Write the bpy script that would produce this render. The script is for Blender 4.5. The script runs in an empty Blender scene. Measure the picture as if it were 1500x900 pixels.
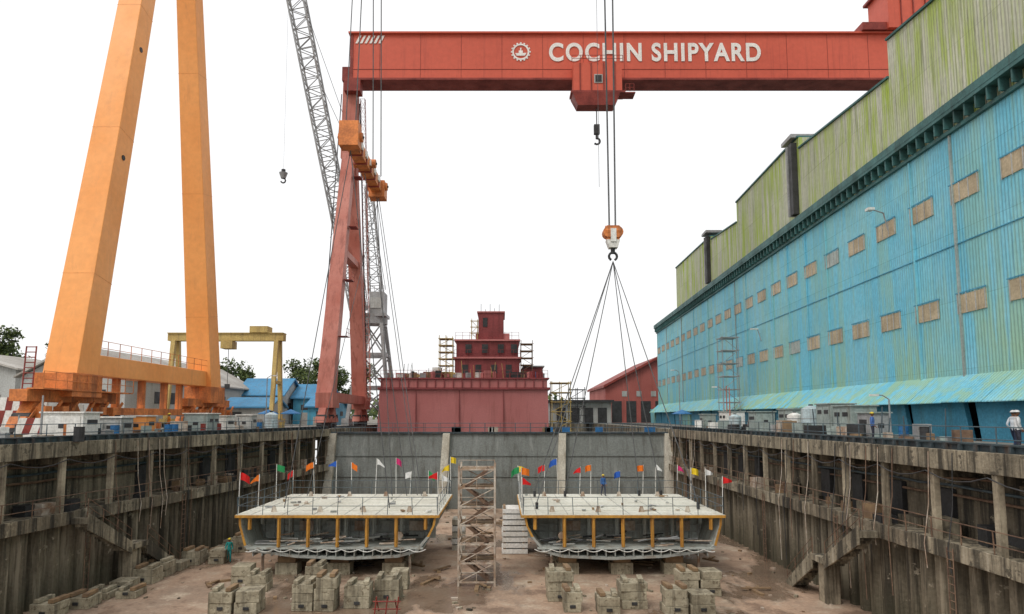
import bpy, math, random
from mathutils import Vector, Matrix
R = random.Random(7)
S = bpy.context.scene
V = Vector

# ------------------------------------------------------------------ materials
def nt(name):
    m = bpy.data.materials.new(name); m.use_nodes = True
    t = m.node_tree; b = t.nodes['Principled BSDF']
    return m, t, b
def mixc(t, fac, a, b, mode='MIX'):
    n = t.nodes.new('ShaderNodeMix'); n.data_type = 'RGBA'; n.blend_type = mode
    for i, val in ((0, fac), (6, a), (7, b)):
        if hasattr(val, 'is_output'): t.links.new(val, n.inputs[i])
        elif i == 0: n.inputs[0].default_value = val
        else: n.inputs[i].default_value = (*val, 1)
    return n.outputs[2]
def noise(t, vec, scale, detail=4, rough=.6):
    n = t.nodes.new('ShaderNodeTexNoise'); n.inputs['Scale'].default_value = scale
    n.inputs['Detail'].default_value = min(detail,5); n.inputs['Roughness'].default_value = rough
    t.links.new(vec, n.inputs['Vector']); return n.outputs['Fac']
def ramp(t, val, a, b, lo=0., hi=1.):
    n = t.nodes.new('ShaderNodeMapRange'); n.inputs[1].default_value = a; n.inputs[2].default_value = b
    n.inputs[3].default_value = lo; n.inputs[4].default_value = hi
    t.links.new(val, n.inputs[0]); return n.outputs[0]
def mapping(t, vec, sc):
    n = t.nodes.new('ShaderNodeMapping'); n.inputs['Scale'].default_value = sc
    t.links.new(vec, n.inputs['Vector']); return n.outputs[0]
def math_(t, op, a, b=None):
    n = t.nodes.new('ShaderNodeMath'); n.operation = op
    for i, val in ((0, a), (1, b)):
        if val is None: continue
        if hasattr(val, 'is_output'): t.links.new(val, n.inputs[i])
        else: n.inputs[i].default_value = val
    return n.outputs[0]
def bump(t, b, h, dist, strength=1.):
    n = t.nodes.new('ShaderNodeBump'); n.inputs['Distance'].default_value = dist; n.inputs['Strength'].default_value = strength
    t.links.new(h, n.inputs['Height']); t.links.new(n.outputs[0], b.inputs['Normal'])

def W(name, base, alt=None, scale=.4, streak=None, samt=.6, rough=.7, bmp=.02, metal=0., fine=6., thr=.52, spots=None, spthr=.62, fv=(.78,1.12), streak2=None, tide=None):
    m, t, b = nt(name)
    co = t.nodes.new('ShaderNodeTexCoord').outputs['Object']
    alt = alt or tuple(c*.6 for c in base)
    n1 = noise(t, co, scale, 5)
    col = mixc(t, ramp(t, n1, .38, .66), base, alt)
    n2 = noise(t, co, fine, 3)
    col = mixc(t, 1., col, mixc(t, ramp(t, n2, .3, .7), (fv[0],)*3, (fv[1],)*3), 'MULTIPLY')
    if streak:
        ns = noise(t, mapping(t, co, (1.3, 1.3, .07)), 1.2, 5, .7)
        if streak2: col = mixc(t, ramp(t, ns, .43, .36, 0, .7), col, streak2)
        col = mixc(t, ramp(t, ns, thr, thr+.12, 0, samt), col, streak)
    if spots:
        n3 = noise(t, co, scale*5, 4, .7)
        col = mixc(t, ramp(t, n3, spthr, spthr+.06, 0, .85), col, spots)
    if tide:
        sx = t.nodes.new('ShaderNodeSeparateXYZ'); t.links.new(co, sx.inputs[0])
        zz = math_(t, 'ADD', sx.outputs[2], ramp(t, n1, 0, 1, -1.5, 1.5))
        col = mixc(t, ramp(t, zz, tide[2], tide[1], 0, tide[3]), col, tide[0])
    t.links.new(col, b.inputs['Base Color'])
    t.links.new(ramp(t, n1, .3, .7, max(.05, rough-.12), min(1, rough+.1)), b.inputs['Roughness'])
    b.inputs['Metallic'].default_value = metal
    b.inputs['Specular IOR Level'].default_value = .3
    if bmp: bump(t, b, n2, bmp)
    return m

def PANEL(name, c1, c2, mort, pw, ph, moss, mossamt, zr, corr=.28, faded=None, depth=.05, dirt=.5, dthr=.58):
    m, t, b = nt(name)
    co = t.nodes.new('ShaderNodeTexCoord').outputs['Object']
    sx = t.nodes.new('ShaderNodeSeparateXYZ'); t.links.new(co, sx.inputs[0])
    cb = t.nodes.new('ShaderNodeCombineXYZ'); t.links.new(sx.outputs[1], cb.inputs[0]); t.links.new(sx.outputs[2], cb.inputs[1])
    br = t.nodes.new('ShaderNodeTexBrick'); t.links.new(cb.outputs[0], br.inputs['Vector'])
    br.offset = 0.; br.inputs['Color1'].default_value = (*c1, 1); br.inputs['Color2'].default_value = (*c2, 1)
    br.inputs['Mortar'].default_value = (*mort, 1); br.inputs['Scale'].default_value = 1
    br.inputs['Mortar Size'].default_value = .025; br.inputs['Brick Width'].default_value = pw; br.inputs['Row Height'].default_value = ph
    br.inputs['Mortar Smooth'].default_value = .3
    col = br.outputs['Color']
    if faded:
        col = mixc(t, ramp(t, noise(t, co, .12, 5), .42, .68, 0, .65), col, faded)
    n2 = noise(t, co, 2.5, 5)
    col = mixc(t, 1., col, mixc(t, ramp(t, n2, .3, .7), (.88, .88, .88), (1.08, 1.08, 1.08)), 'MULTIPLY')
    ns = noise(t, mapping(t, co, (1., 1., .06)), 1.0, 5, .72)
    big = ramp(t, noise(t, co, .09, 3), .36, .56, .45, 1.)
    st = math_(t, 'MULTIPLY', ramp(t, ns, .44, .56), big)
    zz = ramp(t, sx.outputs[2], zr[0], zr[1], zr[2], zr[3])
    col = mixc(t, math_(t, 'MULTIPLY', st, math_(t, 'MULTIPLY', zz, mossamt)), col, moss)
    ns2 = noise(t, mapping(t, co, (2.2, 2.2, .1)), 1.7, 5, .75)
    col = mixc(t, ramp(t, ns2, dthr, dthr+.14, 0, dirt), col, tuple(c*.4 for c in c2))
    t.links.new(col, b.inputs['Base Color']); b.inputs['Roughness'].default_value = .6
    b.inputs['Specular IOR Level'].default_value = .25
    s = math_(t, 'SINE', math_(t, 'MULTIPLY', sx.outputs[1], 2*math.pi/corr))
    h = math_(t, 'ADD', math_(t, 'MULTIPLY', s, .5), math_(t, 'MULTIPLY', n2, .8))
    bump(t, b, h, depth)
    return m
PV=(.93,1.05)
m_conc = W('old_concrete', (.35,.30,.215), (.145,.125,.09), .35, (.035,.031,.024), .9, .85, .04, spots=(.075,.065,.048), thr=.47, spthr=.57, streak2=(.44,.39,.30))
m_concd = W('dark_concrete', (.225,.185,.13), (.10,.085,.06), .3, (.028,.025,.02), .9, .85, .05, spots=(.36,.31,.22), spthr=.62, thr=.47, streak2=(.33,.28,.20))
m_post = W('pale_concrete_post', (.42,.36,.26), (.19,.155,.11), .6, (.065,.054,.038), .85, .85, .03, thr=.48)
m_pile = W('sheet_pile', (.225,.19,.135), (.11,.092,.064), .25, (.034,.029,.021), .9, .8, .04, spots=(.37,.32,.24), spthr=.63, thr=.49, streak2=(.35,.30,.22), tide=((.055,.052,.03),-9.4,-6.8,.7))
m_block = W('keel_block_concrete', (.45,.40,.29), (.25,.215,.15), .8, (.10,.085,.06), .7, .85, .04, spots=(.14,.11,.07), spthr=.57, thr=.5)
m_wood = W('timber', (.30,.2,.11), (.17,.11,.07), 1.5, None, rough=.85)
m_kerb = W('rail_steel', (.05,.075,.085), (.03,.035,.04), 1., (.16,.09,.05), .4, .55, .02)
m_rail = W('railing_paint', (.09,.13,.15), (.06,.07,.08), 1., None, rough=.5, bmp=0)
m_railr = W('rusty_railing', (.22,.14,.09), (.12,.07,.05), 2., None, rough=.7, bmp=0)
m_gate = W('gate_grey_paint', (.215,.23,.215), (.155,.165,.15), .12, (.085,.08,.065), .6, .6, .02, thr=.52, streak2=(.27,.28,.26), tide=((.085,.08,.06),-9.4,-5.5,.6))
m_gatel = W('gate_pilaster', (.6,.57,.48), (.42,.38,.3), .6, (.2,.15,.1), .5, .7)
m_orange = W('orange_paint', (.87,.375,.115), (.82,.32,.085), .1, (.60,.25,.09), .4, .5, .003, thr=.57, fv=PV, fine=2)
m_seam = W('orange_weld_seam', (.78,.31,.09), (.7,.26,.07), .6, None, rough=.5, bmp=0)
m_oranged = W('orange_dirty', (.74,.24,.065), (.42,.14,.05), .8, (.12,.05,.03), .6, .6, .01)
m_red = W('red_paint', (.61,.12,.072), (.54,.10,.06), .08, (.40,.075,.05), .45, .5, .003, thr=.55, fv=PV, fine=1.5)
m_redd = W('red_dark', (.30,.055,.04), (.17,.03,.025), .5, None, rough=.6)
m_leg = W('faded_red_paint', (.51,.20,.155), (.40,.125,.09), .2, (.24,.075,.055), .6, .6, .004, fv=PV, thr=.51)
m_white = W('white_paint', (.8,.79,.75), (.68,.66,.6), .8, (.35,.3,.22), .3, .6, .005)
m_text = W('white_lettering', (.85,.84,.8), (.74,.72,.68), .5, None, rough=.6, bmp=0)
m_grey = W('grey_steel', (.36,.37,.37), (.25,.25,.25), .5, (.16,.12,.08), .4, .5, .01)
m_dark = W('dark_steel', (.05,.05,.052), (.03,.03,.03), .8, None, rough=.6)
m_cable = W('wire_rope', (.11,.11,.11), (.08,.08,.08), 1, None, rough=.6, bmp=0)
m_hull = W('ship_red_primer', (.52,.19,.18), (.45,.15,.14), .1, (.31,.10,.085), .45, .6, .006, fv=PV, thr=.53)
m_ship = W('ship_maroon', (.29,.058,.058), (.19,.042,.042), .25, (.11,.025,.025), .5, .6, .01)
m_deck = W('deck_primer', (.70,.69,.60), (.53,.51,.43), .25, None, rough=.7, spots=(.40,.31,.2), spthr=.64)
m_int = W('hull_interior', (.50,.53,.49), (.33,.34,.31), .6, (.22,.14,.08), .5, .6)
m_shell = W('hull_shell', (.40,.41,.38), (.26,.265,.245), .5, (.19,.13,.08), .5, .6)
m_yel = W('yellow_edge_paint', (.60,.31,.055), (.42,.2,.04), .9, (.2,.1,.04), .5, .6)
m_olive = W('yellow_crane_paint', (.55,.40,.14), (.42,.29,.10), .3, (.2,.14,.07), .5, .6)
m_rust = W('rusted_white_steel', (.56,.50,.42), (.30,.19,.12), 1.4, (.2,.1,.06), .6, .7)
m_win = W('beige_window_panel', (.50,.41,.27), (.36,.29,.19), .6, (.2,.15,.09), .6, .6)
m_tealband = W('teal_gutter', (.06,.17,.165), (.04,.1,.095), .5, (.03,.05,.045), .5, .6)
m_blued = W('blue_panel_dark', (.08,.34,.50), (.055,.25,.38), .3, (.08,.16,.14), .4, .6)  # deeper blue paint for hall doors, window hoods, wall strip and shed walls
m_roofb = W('blue_roof', (.06,.25,.44), (.05,.19,.34), .2, (.1,.12,.13), .5, rough=.6)
m_roofg = W('grey_roof', (.46,.44,.4), (.3,.28,.25), .15, (.2,.14,.1), .4, .7)
m_wallg = W('shed_wall', (.46,.47,.45), (.34,.34,.32), .2, (.2,.18,.14), .5, .7)
m_brick = W('red_shed_wall', (.42,.12,.10), (.32,.085,.07), .15, (.16,.05,.04), .4, .7)
m_kiosk = W('kiosk_greygreen', (.36,.42,.39), (.27,.32,.3), .6, (.15,.12,.08), .4, .5)
m_tank = W('tank_paleblue', (.5,.6,.62), (.4,.48,.5), .5, (.2,.14,.1), .4, .45)
m_bluet = W('blue_tarp', (.04,.19,.42), (.03,.12,.28), .8, None, rough=.6)
m_water = W('water', (.08,.1,.08), (.06,.08,.06), .1, None, rough=.15, bmp=.05)
m_bark = W('bark', (.13,.1,.07), (.07,.05,.04), 2, None, rough=.9)
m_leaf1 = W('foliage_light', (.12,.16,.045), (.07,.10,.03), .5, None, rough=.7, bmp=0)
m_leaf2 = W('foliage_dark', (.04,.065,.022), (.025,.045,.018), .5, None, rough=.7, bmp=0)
m_skin = W('skin', (.24,.12,.07), (.2,.1,.06), 3, None, rough=.5, bmp=0)
m_hair = W('hair', (.01,.01,.01), (.02,.015,.01), 3, None, rough=.6, bmp=0)
m_ground = W('ground', (.27,.25,.22), (.16,.145,.12), .08, None, rough=.9, bmp=.03, spots=(.2,.14,.09), spthr=.6)
m_blue = PANEL('blue_cladding', (.17,.54,.69), (.135,.47,.63), (.07,.32,.43), 2.5, 4.6, (.33,.48,.24), .9, (2., 11., 1., .42), .3, (.31,.60,.66))
m_green = PANEL('mossy_cladding', (.50,.51,.38), (.40,.42,.30), (.2,.22,.13), 1.25, 4.4, (.32,.44,.02), 1., (19., 30., .8, 1.), .3, (.60,.61,.50), .05, .85, .54)
m_floor, t, b = nt('dock_floor')
co = t.nodes.new('ShaderNodeTexCoord').outputs['Object']
n1 = noise(t, co, .11, 5); n2 = noise(t, co, .45, 5, .7); n3 = noise(t, co, 5, 4)
c = mixc(t, ramp(t, n1, .40, .60), (.42,.285,.195), (.27,.195,.14))
c = mixc(t, ramp(t, n2, .53, .66, 0, .75), c, (.49,.40,.30))
c = mixc(t, ramp(t, n2, .47, .36, 0, .75), c, (.16,.10,.065))
wet = ramp(t, noise(t, mapping(t, co, (1, .45, 1)), .2, 5, .6), .51, .56)
c = mixc(t, math_(t, 'MULTIPLY', wet, .65), c, (.12,.085,.06))
c = mixc(t, 1., c, mixc(t, ramp(t, n3, .3, .7), (.8,.8,.8), (1.14,1.14,1.14)), 'MULTIPLY')
t.links.new(c, b.inputs['Base Color']); t.links.new(ramp(t, wet, 0, 1, .85, .16), b.inputs['Roughness'])
bump(t, b, math_(t, 'MULTIPLY', n3, math_(t, 'SUBTRACT', 1.05, wet)), .04)
FC = {'red':(.7,.02,.02),'orange':(.85,.2,.02),'yellow':(.85,.6,.03),'blue':(.03,.12,.5),'white':(.8,.8,.78),'pink':(.7,.04,.2),'green':(.03,.3,.1)}
m_flag = {k: W('flag_'+k, c, tuple(x*.8 for x in c), 3, None, rough=.8, bmp=0) for k, c in FC.items()}

# ------------------------------------------------------------------ builder
class MB:
    def __init__(s): s.v=[]; s.f=[]; s.mi=[]; s.mats=[]
    def _m(s, mat):
        if mat not in s.mats: s.mats.append(mat)
        return s.mats.index(mat)
    def face(s, pts, mat):
        i=len(s.v); s.v += [tuple(p) for p in pts]; s.f.append(tuple(range(i,i+len(pts)))); s.mi.append(s._m(mat))
    def hexa(s, p, mat):
        i=len(s.v); s.v += [tuple(q) for q in p]; k=s._m(mat)
        for f in ((3,2,1,0),(4,5,6,7),(0,1,5,4),(1,2,6,5),(2,3,7,6),(3,0,4,7)):
            s.f.append(tuple(i+j for j in f)); s.mi.append(k)
    def box(s, x0,x1,y0,y1,z0,z1, mat, fn=None):
        p=[(x0,y0,z0),(x1,y0,z0),(x1,y1,z0),(x0,y1,z0),(x0,y0,z1),(x1,y0,z1),(x1,y1,z1),(x0,y1,z1)]
        if fn: p=[fn(*q) for q in p]
        s.hexa(p, mat)
    def rbox(s, c, sz, rz, mat):
        M=Matrix.Rotation(rz,3,'Z'); c=V(c)
        p=[c+M@V((a*sz[0]/2,b_*sz[1]/2,d*sz[2]/2)) for d in (-1,1) for a,b_ in ((-1,-1),(1,-1),(1,1),(-1,1))]
        s.hexa(p, mat)
    def beam(s, p, q, w, h, mat, w2=None, h2=None, up=(0,0,1)):
        p=V(p); q=V(q); d=(q-p).normalized(); u=V(up)
        if abs(d.dot(u))>.98: u=V((0,1,0)) if abs(d.y)<.9 else V((1,0,0))
        sd=d.cross(u).normalized(); u=sd.cross(d)
        w2=w if w2 is None else w2; h2=h if h2 is None else h2
        P=[]
        for o,a,b_ in ((p,w,h),(q,w2,h2)):
            P += [o-sd*a/2-u*b_/2, o+sd*a/2-u*b_/2, o+sd*a/2+u*b_/2, o-sd*a/2+u*b_/2]
        s.hexa(P, mat)
    def cyl(s, p, q, r, mat, n=6, r2=None, cap=True):
        p=V(p); q=V(q); d=(q-p).normalized(); u=V((0,0,1)) if abs(d.z)<.95 else V((1,0,0))
        a=d.cross(u).normalized(); b_=d.cross(a); r2=r if r2 is None else r2
        i=len(s.v); k=s._m(mat)
        for o,rr in ((p,r),(q,r2)):
            for j in range(n):
                an=2*math.pi*j/n; s.v.append(tuple(o+a*math.cos(an)*rr+b_*math.sin(an)*rr))
        for j in range(n):
            s.f.append((i+j,i+(j+1)%n,i+n+(j+1)%n,i+n+j)); s.mi.append(k)
        if cap:
            s.f.append(tuple(i+j for j in range(n))[::-1]); s.mi.append(k)
            s.f.append(tuple(i+n+j for j in range(n))); s.mi.append(k)
    def prism(s, pts, vec, mat):
        n=len(pts); i=len(s.v); k=s._m(mat); vec=V(vec)
        s.v += [tuple(V(p)) for p in pts]+[tuple(V(p)+vec) for p in pts]
        s.f.append(tuple(range(i,i+n))[::-1]); s.mi.append(k)
        s.f.append(tuple(range(i+n,i+2*n))); s.mi.append(k)
        for j in range(n):
            s.f.append((i+j,i+(j+1)%n,i+n+(j+1)%n,i+n+j)); s.mi.append(k)
    def tube(s, pts, r, mat, n=6):
        for a,b_ in zip(pts[:-1],pts[1:]): s.cyl(a,b_,r,mat,n)
    def obj(s, name, parent=None, bevel=0, smooth=False, recalc=True):
        me=bpy.data.meshes.new(name); me.from_pydata(s.v,[],s.f)
        for m in s.mats: me.materials.append(m)
        me.polygons.foreach_set('material_index', s.mi)
        if recalc:
            import bmesh
            bm=bmesh.new(); bm.from_mesh(me); bmesh.ops.recalc_face_normals(bm, faces=bm.faces); bm.to_mesh(me); bm.free()
        if smooth: me.polygons.foreach_set('use_smooth',[True]*len(me.polygons))
        o=bpy.data.objects.new(name, me); S.collection.objects.link(o)
        if parent: o.parent=parent
        if bevel:
            md=o.modifiers.new('bevel','BEVEL'); md.width=bevel; md.segments=2; md.limit_method='ANGLE'
        return o
def empty(name, loc=(0,0,0)):
    e=bpy.data.objects.new(name,None); e.location=loc; S.collection.objects.link(e); return e
def lattice(mb,p,q,w0,w1,n,r,mat,rd=None):
    p=V(p); q=V(q); d=(q-p).normalized(); u=V((0,1,0)); a=d.cross(u).normalized(); b_=a.cross(d)
    rd=rd or r*.55; pr=None
    for i in range(n+1):
        f=i/n; o=p.lerp(q,f); w=w0+(w1-w0)*f
        c=[o+a*w/2*sa+b_*w/2*sb for sa,sb in ((-1,-1),(1,-1),(1,1),(-1,1))]
        for j in range(4): mb.cyl(c[j],c[(j+1)%4],rd,mat,4,cap=False)
        if pr:
            for j in range(4):
                mb.cyl(pr[j],c[j],r,mat,5,cap=False)
                if (i+j)%2: mb.cyl(pr[j],c[(j+1)%4],rd,mat,4,cap=False)
                else: mb.cyl(pr[(j+1)%4],c[j],rd,mat,4,cap=False)
        pr=c
def railing(mb,pts,h,sp,r,mat,rails=2,jit=0):
    for a,b_ in zip(pts[:-1],pts[1:]):
        a=V(a); b_=V(b_); L=(b_-a).length; n=max(1,int(L/sp))
        for i in range(n+1):
            o=a.lerp(b_,i/n); mb.cyl(o,o+V((R.uniform(-jit,jit),R.uniform(-jit,jit),h)),r,mat,5,cap=False)
        for k in range(rails):
            z=V((0,0,h*(k+1)/rails)); mb.cyl(a+z,b_+z,r*.8,mat,5,cap=False)
def scaffold(mb,x0,x1,y0,y1,z0,z1,nx,ny,nz,r,mat,planks=None):
    xs=[x0+(x1-x0)*i/nx for i in range(nx+1)]; ys=[y0+(y1-y0)*i/ny for i in range(ny+1)]; zs=[z0+(z1-z0)*i/nz for i in range(nz+1)]
    for x in xs:
        for y in ys: mb.cyl((x,y,z0),(x,y,z1+R.uniform(0,.6)),r,mat,5)
    for z in zs[1:]:
        for y in ys: mb.cyl((x0-.2,y,z),(x1+.2,y,z),r*.8,mat,4)
        for x in xs: mb.cyl((x,y0-.2,z),(x,y1+.2,z),r*.8,mat,4)
        if planks: mb.box(x0,x1,y0,y1,z-.1,z-.04,planks)
    for i in range(nz): 
        a,b_=(x0,x1) if i%2 else (x1,x0)
        mb.cyl((a,y0,zs[i]),(b_,y0,zs[i+1]),r*.7,mat,4)

# ------------------------------------------------------------------ world / light / camera
w=bpy.data.worlds.new('World'); S.world=w; w.use_nodes=True
t=w.node_tree; t.nodes.clear()
sky=t.nodes.new('ShaderNodeTexSky'); sky.sky_type='NISHITA'; sky.sun_disc=False
sky.sun_elevation=math.radians(52); sky.sun_rotation=math.radians(215); sky.dust_density=6
bg1=t.nodes.new('ShaderNodeBackground'); bg1.inputs[1].default_value=.12; t.links.new(sky.outputs[0],bg1.inputs[0])
bg2=t.nodes.new('ShaderNodeBackground'); bg2.inputs[0].default_value=(1,1,1,1); bg2.inputs[1].default_value=1.17
mx=t.nodes.new('ShaderNodeMixShader'); mx.inputs[0].default_value=.9
t.links.new(bg1.outputs[0],mx.inputs[1]); t.links.new(bg2.outputs[0],mx.inputs[2])
out=t.nodes.new('ShaderNodeOutputWorld'); t.links.new(mx.outputs[0],out.inputs[0])
sl=bpy.data.lights.new('sun','SUN'); sl.energy=1.35; sl.angle=math.radians(20); sl.color=(1,.97,.92)
so=bpy.data.objects.new('sun',sl); S.collection.objects.link(so)
az=math.radians(215); el=math.radians(52)
sd=V((math.sin(az)*math.cos(el), math.cos(az)*math.cos(el), math.sin(el)))
so.rotation_euler=sd.to_track_quat('Z','Y').to_euler(); so.location=(0,0,120)
cd=bpy.data.cameras.new('camera'); cam=bpy.data.objects.new('camera',cd); S.collection.objects.link(cam)
cd.lens=24; cd.sensor_width=36; cd.shift_x=.01; cd.shift_y=.0427; cd.clip_end=6000; cd.clip_start=.2
cam.location=(0,0,1.5); cam.rotation_euler=(math.radians(95.5),0,0); S.camera=cam
S.view_settings.view_transform='Standard'; S.view_settings.look='None'; S.view_settings.exposure=0

# ------------------------------------------------------------------ ground, dock
ZF=-9.2
def fr(t_,s,z): return (20+t_, s, z)
def fl(t_,s,z): return (-26.3+(s-35)*.1234-t_, s, z)
g=MB(); B=3000
xl=lambda s: -26.3+(s-35)*.1234-.6
g.face([(-B,-B,0),(B,-B,0),(B,-15,0),(-B,-15,0)],m_ground)
g.face([(-B,-15,0),(xl(-15),-15,0),(xl(82),82,0),(-B,82,0)],m_ground)
g.face([(20.6,-15,0),(B,-15,0),(B,82,0),(20.6,82,0)],m_ground)
g.face([(-B,82,0),(xl(82),82,0),(xl(82),175,0),(-B,175,0)],m_ground)
g.face([(20.6,82,0),(B,82,0),(B,175,0),(20.6,175,0)],m_ground)
g.face([(-B,175,0),(B,175,0),(B,B,0),(-B,B,0)],m_ground)
g.obj('ground',recalc=False)
g=MB(); g.face([(-36,-15,ZF),(24,-15,ZF),(24,84,ZF),(-36,84,ZF)],m_floor); g.obj('dock_floor',recalc=False)
g=MB(); g.face([(-24,84,-2.6),(24,84,-2.6),(24,175,-2.6),(-24,175,-2.6)],m_water); g.obj('water',recalc=False)

def dock_wall(fn, name, y0=-15, y1=82):
    e=empty(name)
    c=MB()
    s=y0
    while s<y1:
        L=min(R.uniform(3.5,6.5),y1-s); j=R.uniform(-.03,.03)
        c.box(-.15+j,.62,s,s+L-.03,-.85+j,.03,m_conc,fn); s+=L
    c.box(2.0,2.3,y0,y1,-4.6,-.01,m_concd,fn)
    c.box(-.35,2.0,y0,y1,-4.55,-4.15,m_conc,fn)
    s=y0
    while s<y1:
        L=min(R.uniform(3,7),y1-s); j=R.uniform(-.03,.02)
        c.box(-.43+j,-.352,s,s+L-.04,-4.75+j,-4.0+j,m_conc if R.random()<.5 else m_concd,fn); s+=L
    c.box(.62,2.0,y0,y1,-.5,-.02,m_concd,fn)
    s=y0+2.0
    while s<y1-.3:
        j=R.uniform(-.15,.15)
        c.box(-.05,.25,s+j,s+.3+j,-4.15,-.87,m_post,fn)
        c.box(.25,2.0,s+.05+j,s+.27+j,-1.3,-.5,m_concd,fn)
        if R.random()<.35: c.box(1.7,2.0,s+1.4,s+2.6,-4.15,-2.0,m_dark,fn)
        s+=4.1
    c.obj('upper_wall',e,bevel=.025)
    p=MB(); s=y0; prof=[]
    while s<y1:
        prof += [(.45,s),(.45,s+.42),(.05,s+.58),(.05,s+1.0)]; s+=1.16
    prof.append((.45,y1))
    for (t0,s0),(t1,s1) in zip(prof[:-1],prof[1:]):
        p.face([fn(t0,s0,ZF-.1),fn(t1,s1,ZF-.1),fn(t1,s1,-4.5),fn(t0,s0,-4.5)],m_pile)
    p.obj('sheet_piling',e,recalc=False)
    r=MB()
    railing(r,[fn(-.25,max(y0,20),-4.15),fn(-.25,y1,-4.15)],1.05,2.0,.03,m_railr,2,.05)
    for k in range(3):
        z=-1.4-.45*k; pts=[]; s=20
        while s<y1: pts.append(fn(1.8,s,z+R.uniform(-.1,.06))); s+=2.3
        r.tube(pts,.07,m_railr if k!=1 else m_rail,5)
    s=20.; pts=[]
    while s<y1:
        for q in range(4): pts.append(fn(-.2,s+q*1.025,-1.0-.35*math.sin(q*math.pi/4)))
        s+=4.1
    r.tube(pts,.03,m_dark,4)
    for i in range(22):
        s=R.uniform(24,80); z1=R.uniform(-8.5,-5)
        r.tube([fn(-.2,s,-.1),fn(-.26,s+.1,-2.5),fn(-.5,s+.2,-4.3),fn(-.48,s+.1,z1)],.025,R.choice((m_dark,m_rust,m_railr)),4)
    for i in range(5):
        s=30+i*11+R.uniform(-1,1)
        for q in (0,.4): r.cyl(fn(-.5,s+q,ZF),fn(-.5,s+q,-4.2),.03,m_railr,4)
        z=ZF+.3
        while z<-4.3: r.cyl(fn(-.5,s,z),fn(-.5,s+.4,z),.02,m_railr,4); z+=.35
    for i in range(34):
        s=R.uniform(26,80); hh=R.uniform(.2,1.0); o=fn(R.uniform(.5,1.6),s,-4.15+hh/2)
        r.rbox(o,(R.uniform(.3,.9),R.uniform(.4,1.8),hh),R.uniform(-.3,.3),R.choice((m_wood,m_railr,m_dark,m_conc,m_concd,m_rust)))
    r.obj('gallery_railing',e)
    k=MB()
    k.box(.12,.5,y0,y1,.03,.3,m_kerb,fn); k.box(.02,.6,y0,y1,.3,.37,m_kerb,fn)
    s=20
    while s<y1: k.box(-.05,.11,s,s+.16,-.1,.29,m_kerb,fn); s+=1.0
    railing(k,[fn(.75,20,0),fn(.75,y1,0)],1.05,2.2,.03,m_rail,2)
    k.box(2.7,2.85,y0,y1+60,0,.16,m_kerb,fn); k.box(4.1,4.25,y0,y1+60,0,.16,m_kerb,fn)
    k.obj('rim_kerb_and_railing',e)
    return e
dock_wall(fr,'dock_wall'); dock_wall(fl,'dock_wall')
def dock_stair(fn, s):
    m=MB()
    def flight(s0,z0,s1,z1):
        n=12
        for i in range(n):
            a=s0+(s1-s0)*i/n; z=z0+(z1-z0)*(i+1)/n
            m.box(-1.5,-.55,a,a+(s1-s0)/n-.005,z-.35,z,m_conc,fn)
        p=[fn(-1.62,s0,z0-.9),fn(-1.505,s0,z0-.9),fn(-1.505,s1,z1-.6),fn(-1.62,s1,z1-.6),fn(-1.62,s0,z0+.1),fn(-1.505,s0,z0+.1),fn(-1.505,s1,z1+.15),fn(-1.62,s1,z1+.15)]
        m.hexa(p,m_conc)
        railing(m,[fn(-1.5,s0,z0),fn(-1.5,s1,z1)],.95,1.2,.03,m_railr)
    flight(s,-4.2,s+4,-6.6)
    m.box(-1.6,-.55,s+4,s+5.6,-6.95,-6.6,m_conc,fn)
    m.box(-1.4,-.6,s+4.2,s+5.2,ZF,-6.95,m_post,fn)
    flight(s+5.6,-6.6,s+9.4,ZF)
    m.obj('dock_stair',bevel=.02)
dock_stair(fr,36.0); dock_stair(fl,40.5)

# gate
e=empty('dock_gate'); m=MB()
m.hexa([(-20.6,81,ZF),(20.1,81,ZF),(20.1,84,ZF),(-20.6,84,ZF),(-20.6,82.2,-.55),(20.1,82.2,-.55),(20.1,84,-.55),(-20.6,84,-.55)],m_gate)
m.box(-20.6,20.1,81.9,84.3,-.54,-.36,m_kerb)
for z in (-3.2,-5.6):
    yy=81+1.2*(z-ZF)/(8.65)
    m.box(-20.4,20,yy-.12,yy+.3,z,z+.1,m_gate)
m.obj('caisson',e)
m=MB()
for x in (-20.2,-6.7,7.1,19.7):
    m.hexa([(x-.8,80.2,ZF),(x+.2,80.2,ZF),(x+.2,81.2,ZF),(x-.8,81.2,ZF),(x-.3,81.6,-.5),(x+.55,81.6,-.5),(x+.55,82.3,-.5),(x-.3,82.3,-.5)],m_gatel)
m.obj('pilasters',e,bevel=.04)
m=MB(); railing(m,[(-20.4,82.3,-.36),(20,82.3,-.36)],1.05,1.8,.03,m_rail); railing(m,[(-20.4,84.1,-.36),(20,84.1,-.36)],1.05,1.8,.03,m_rail)
for i in range(12): x=R.uniform(-19,19); m.rbox((x,83.2,-.36+.3),(R.uniform(.3,1.2),.6,.6),0,R.choice((m_rust,m_wood,m_dark,m_bluet,m_white)))
m.obj('railing',e)
m=MB(); m.box(-22,-20.4,82,84.5,ZF,.02,m_conc); m.box(20,22,82,84.5,ZF,.02,m_conc)
m.box(-21.4,-20.4,84.5,175,ZF,-.02,m_conc); m.box(20,21,84.5,175,ZF,-.02,m_conc); m.box(-21,21,175,176,ZF,-.02,m_conc)
m.obj('basin_wall')

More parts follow.
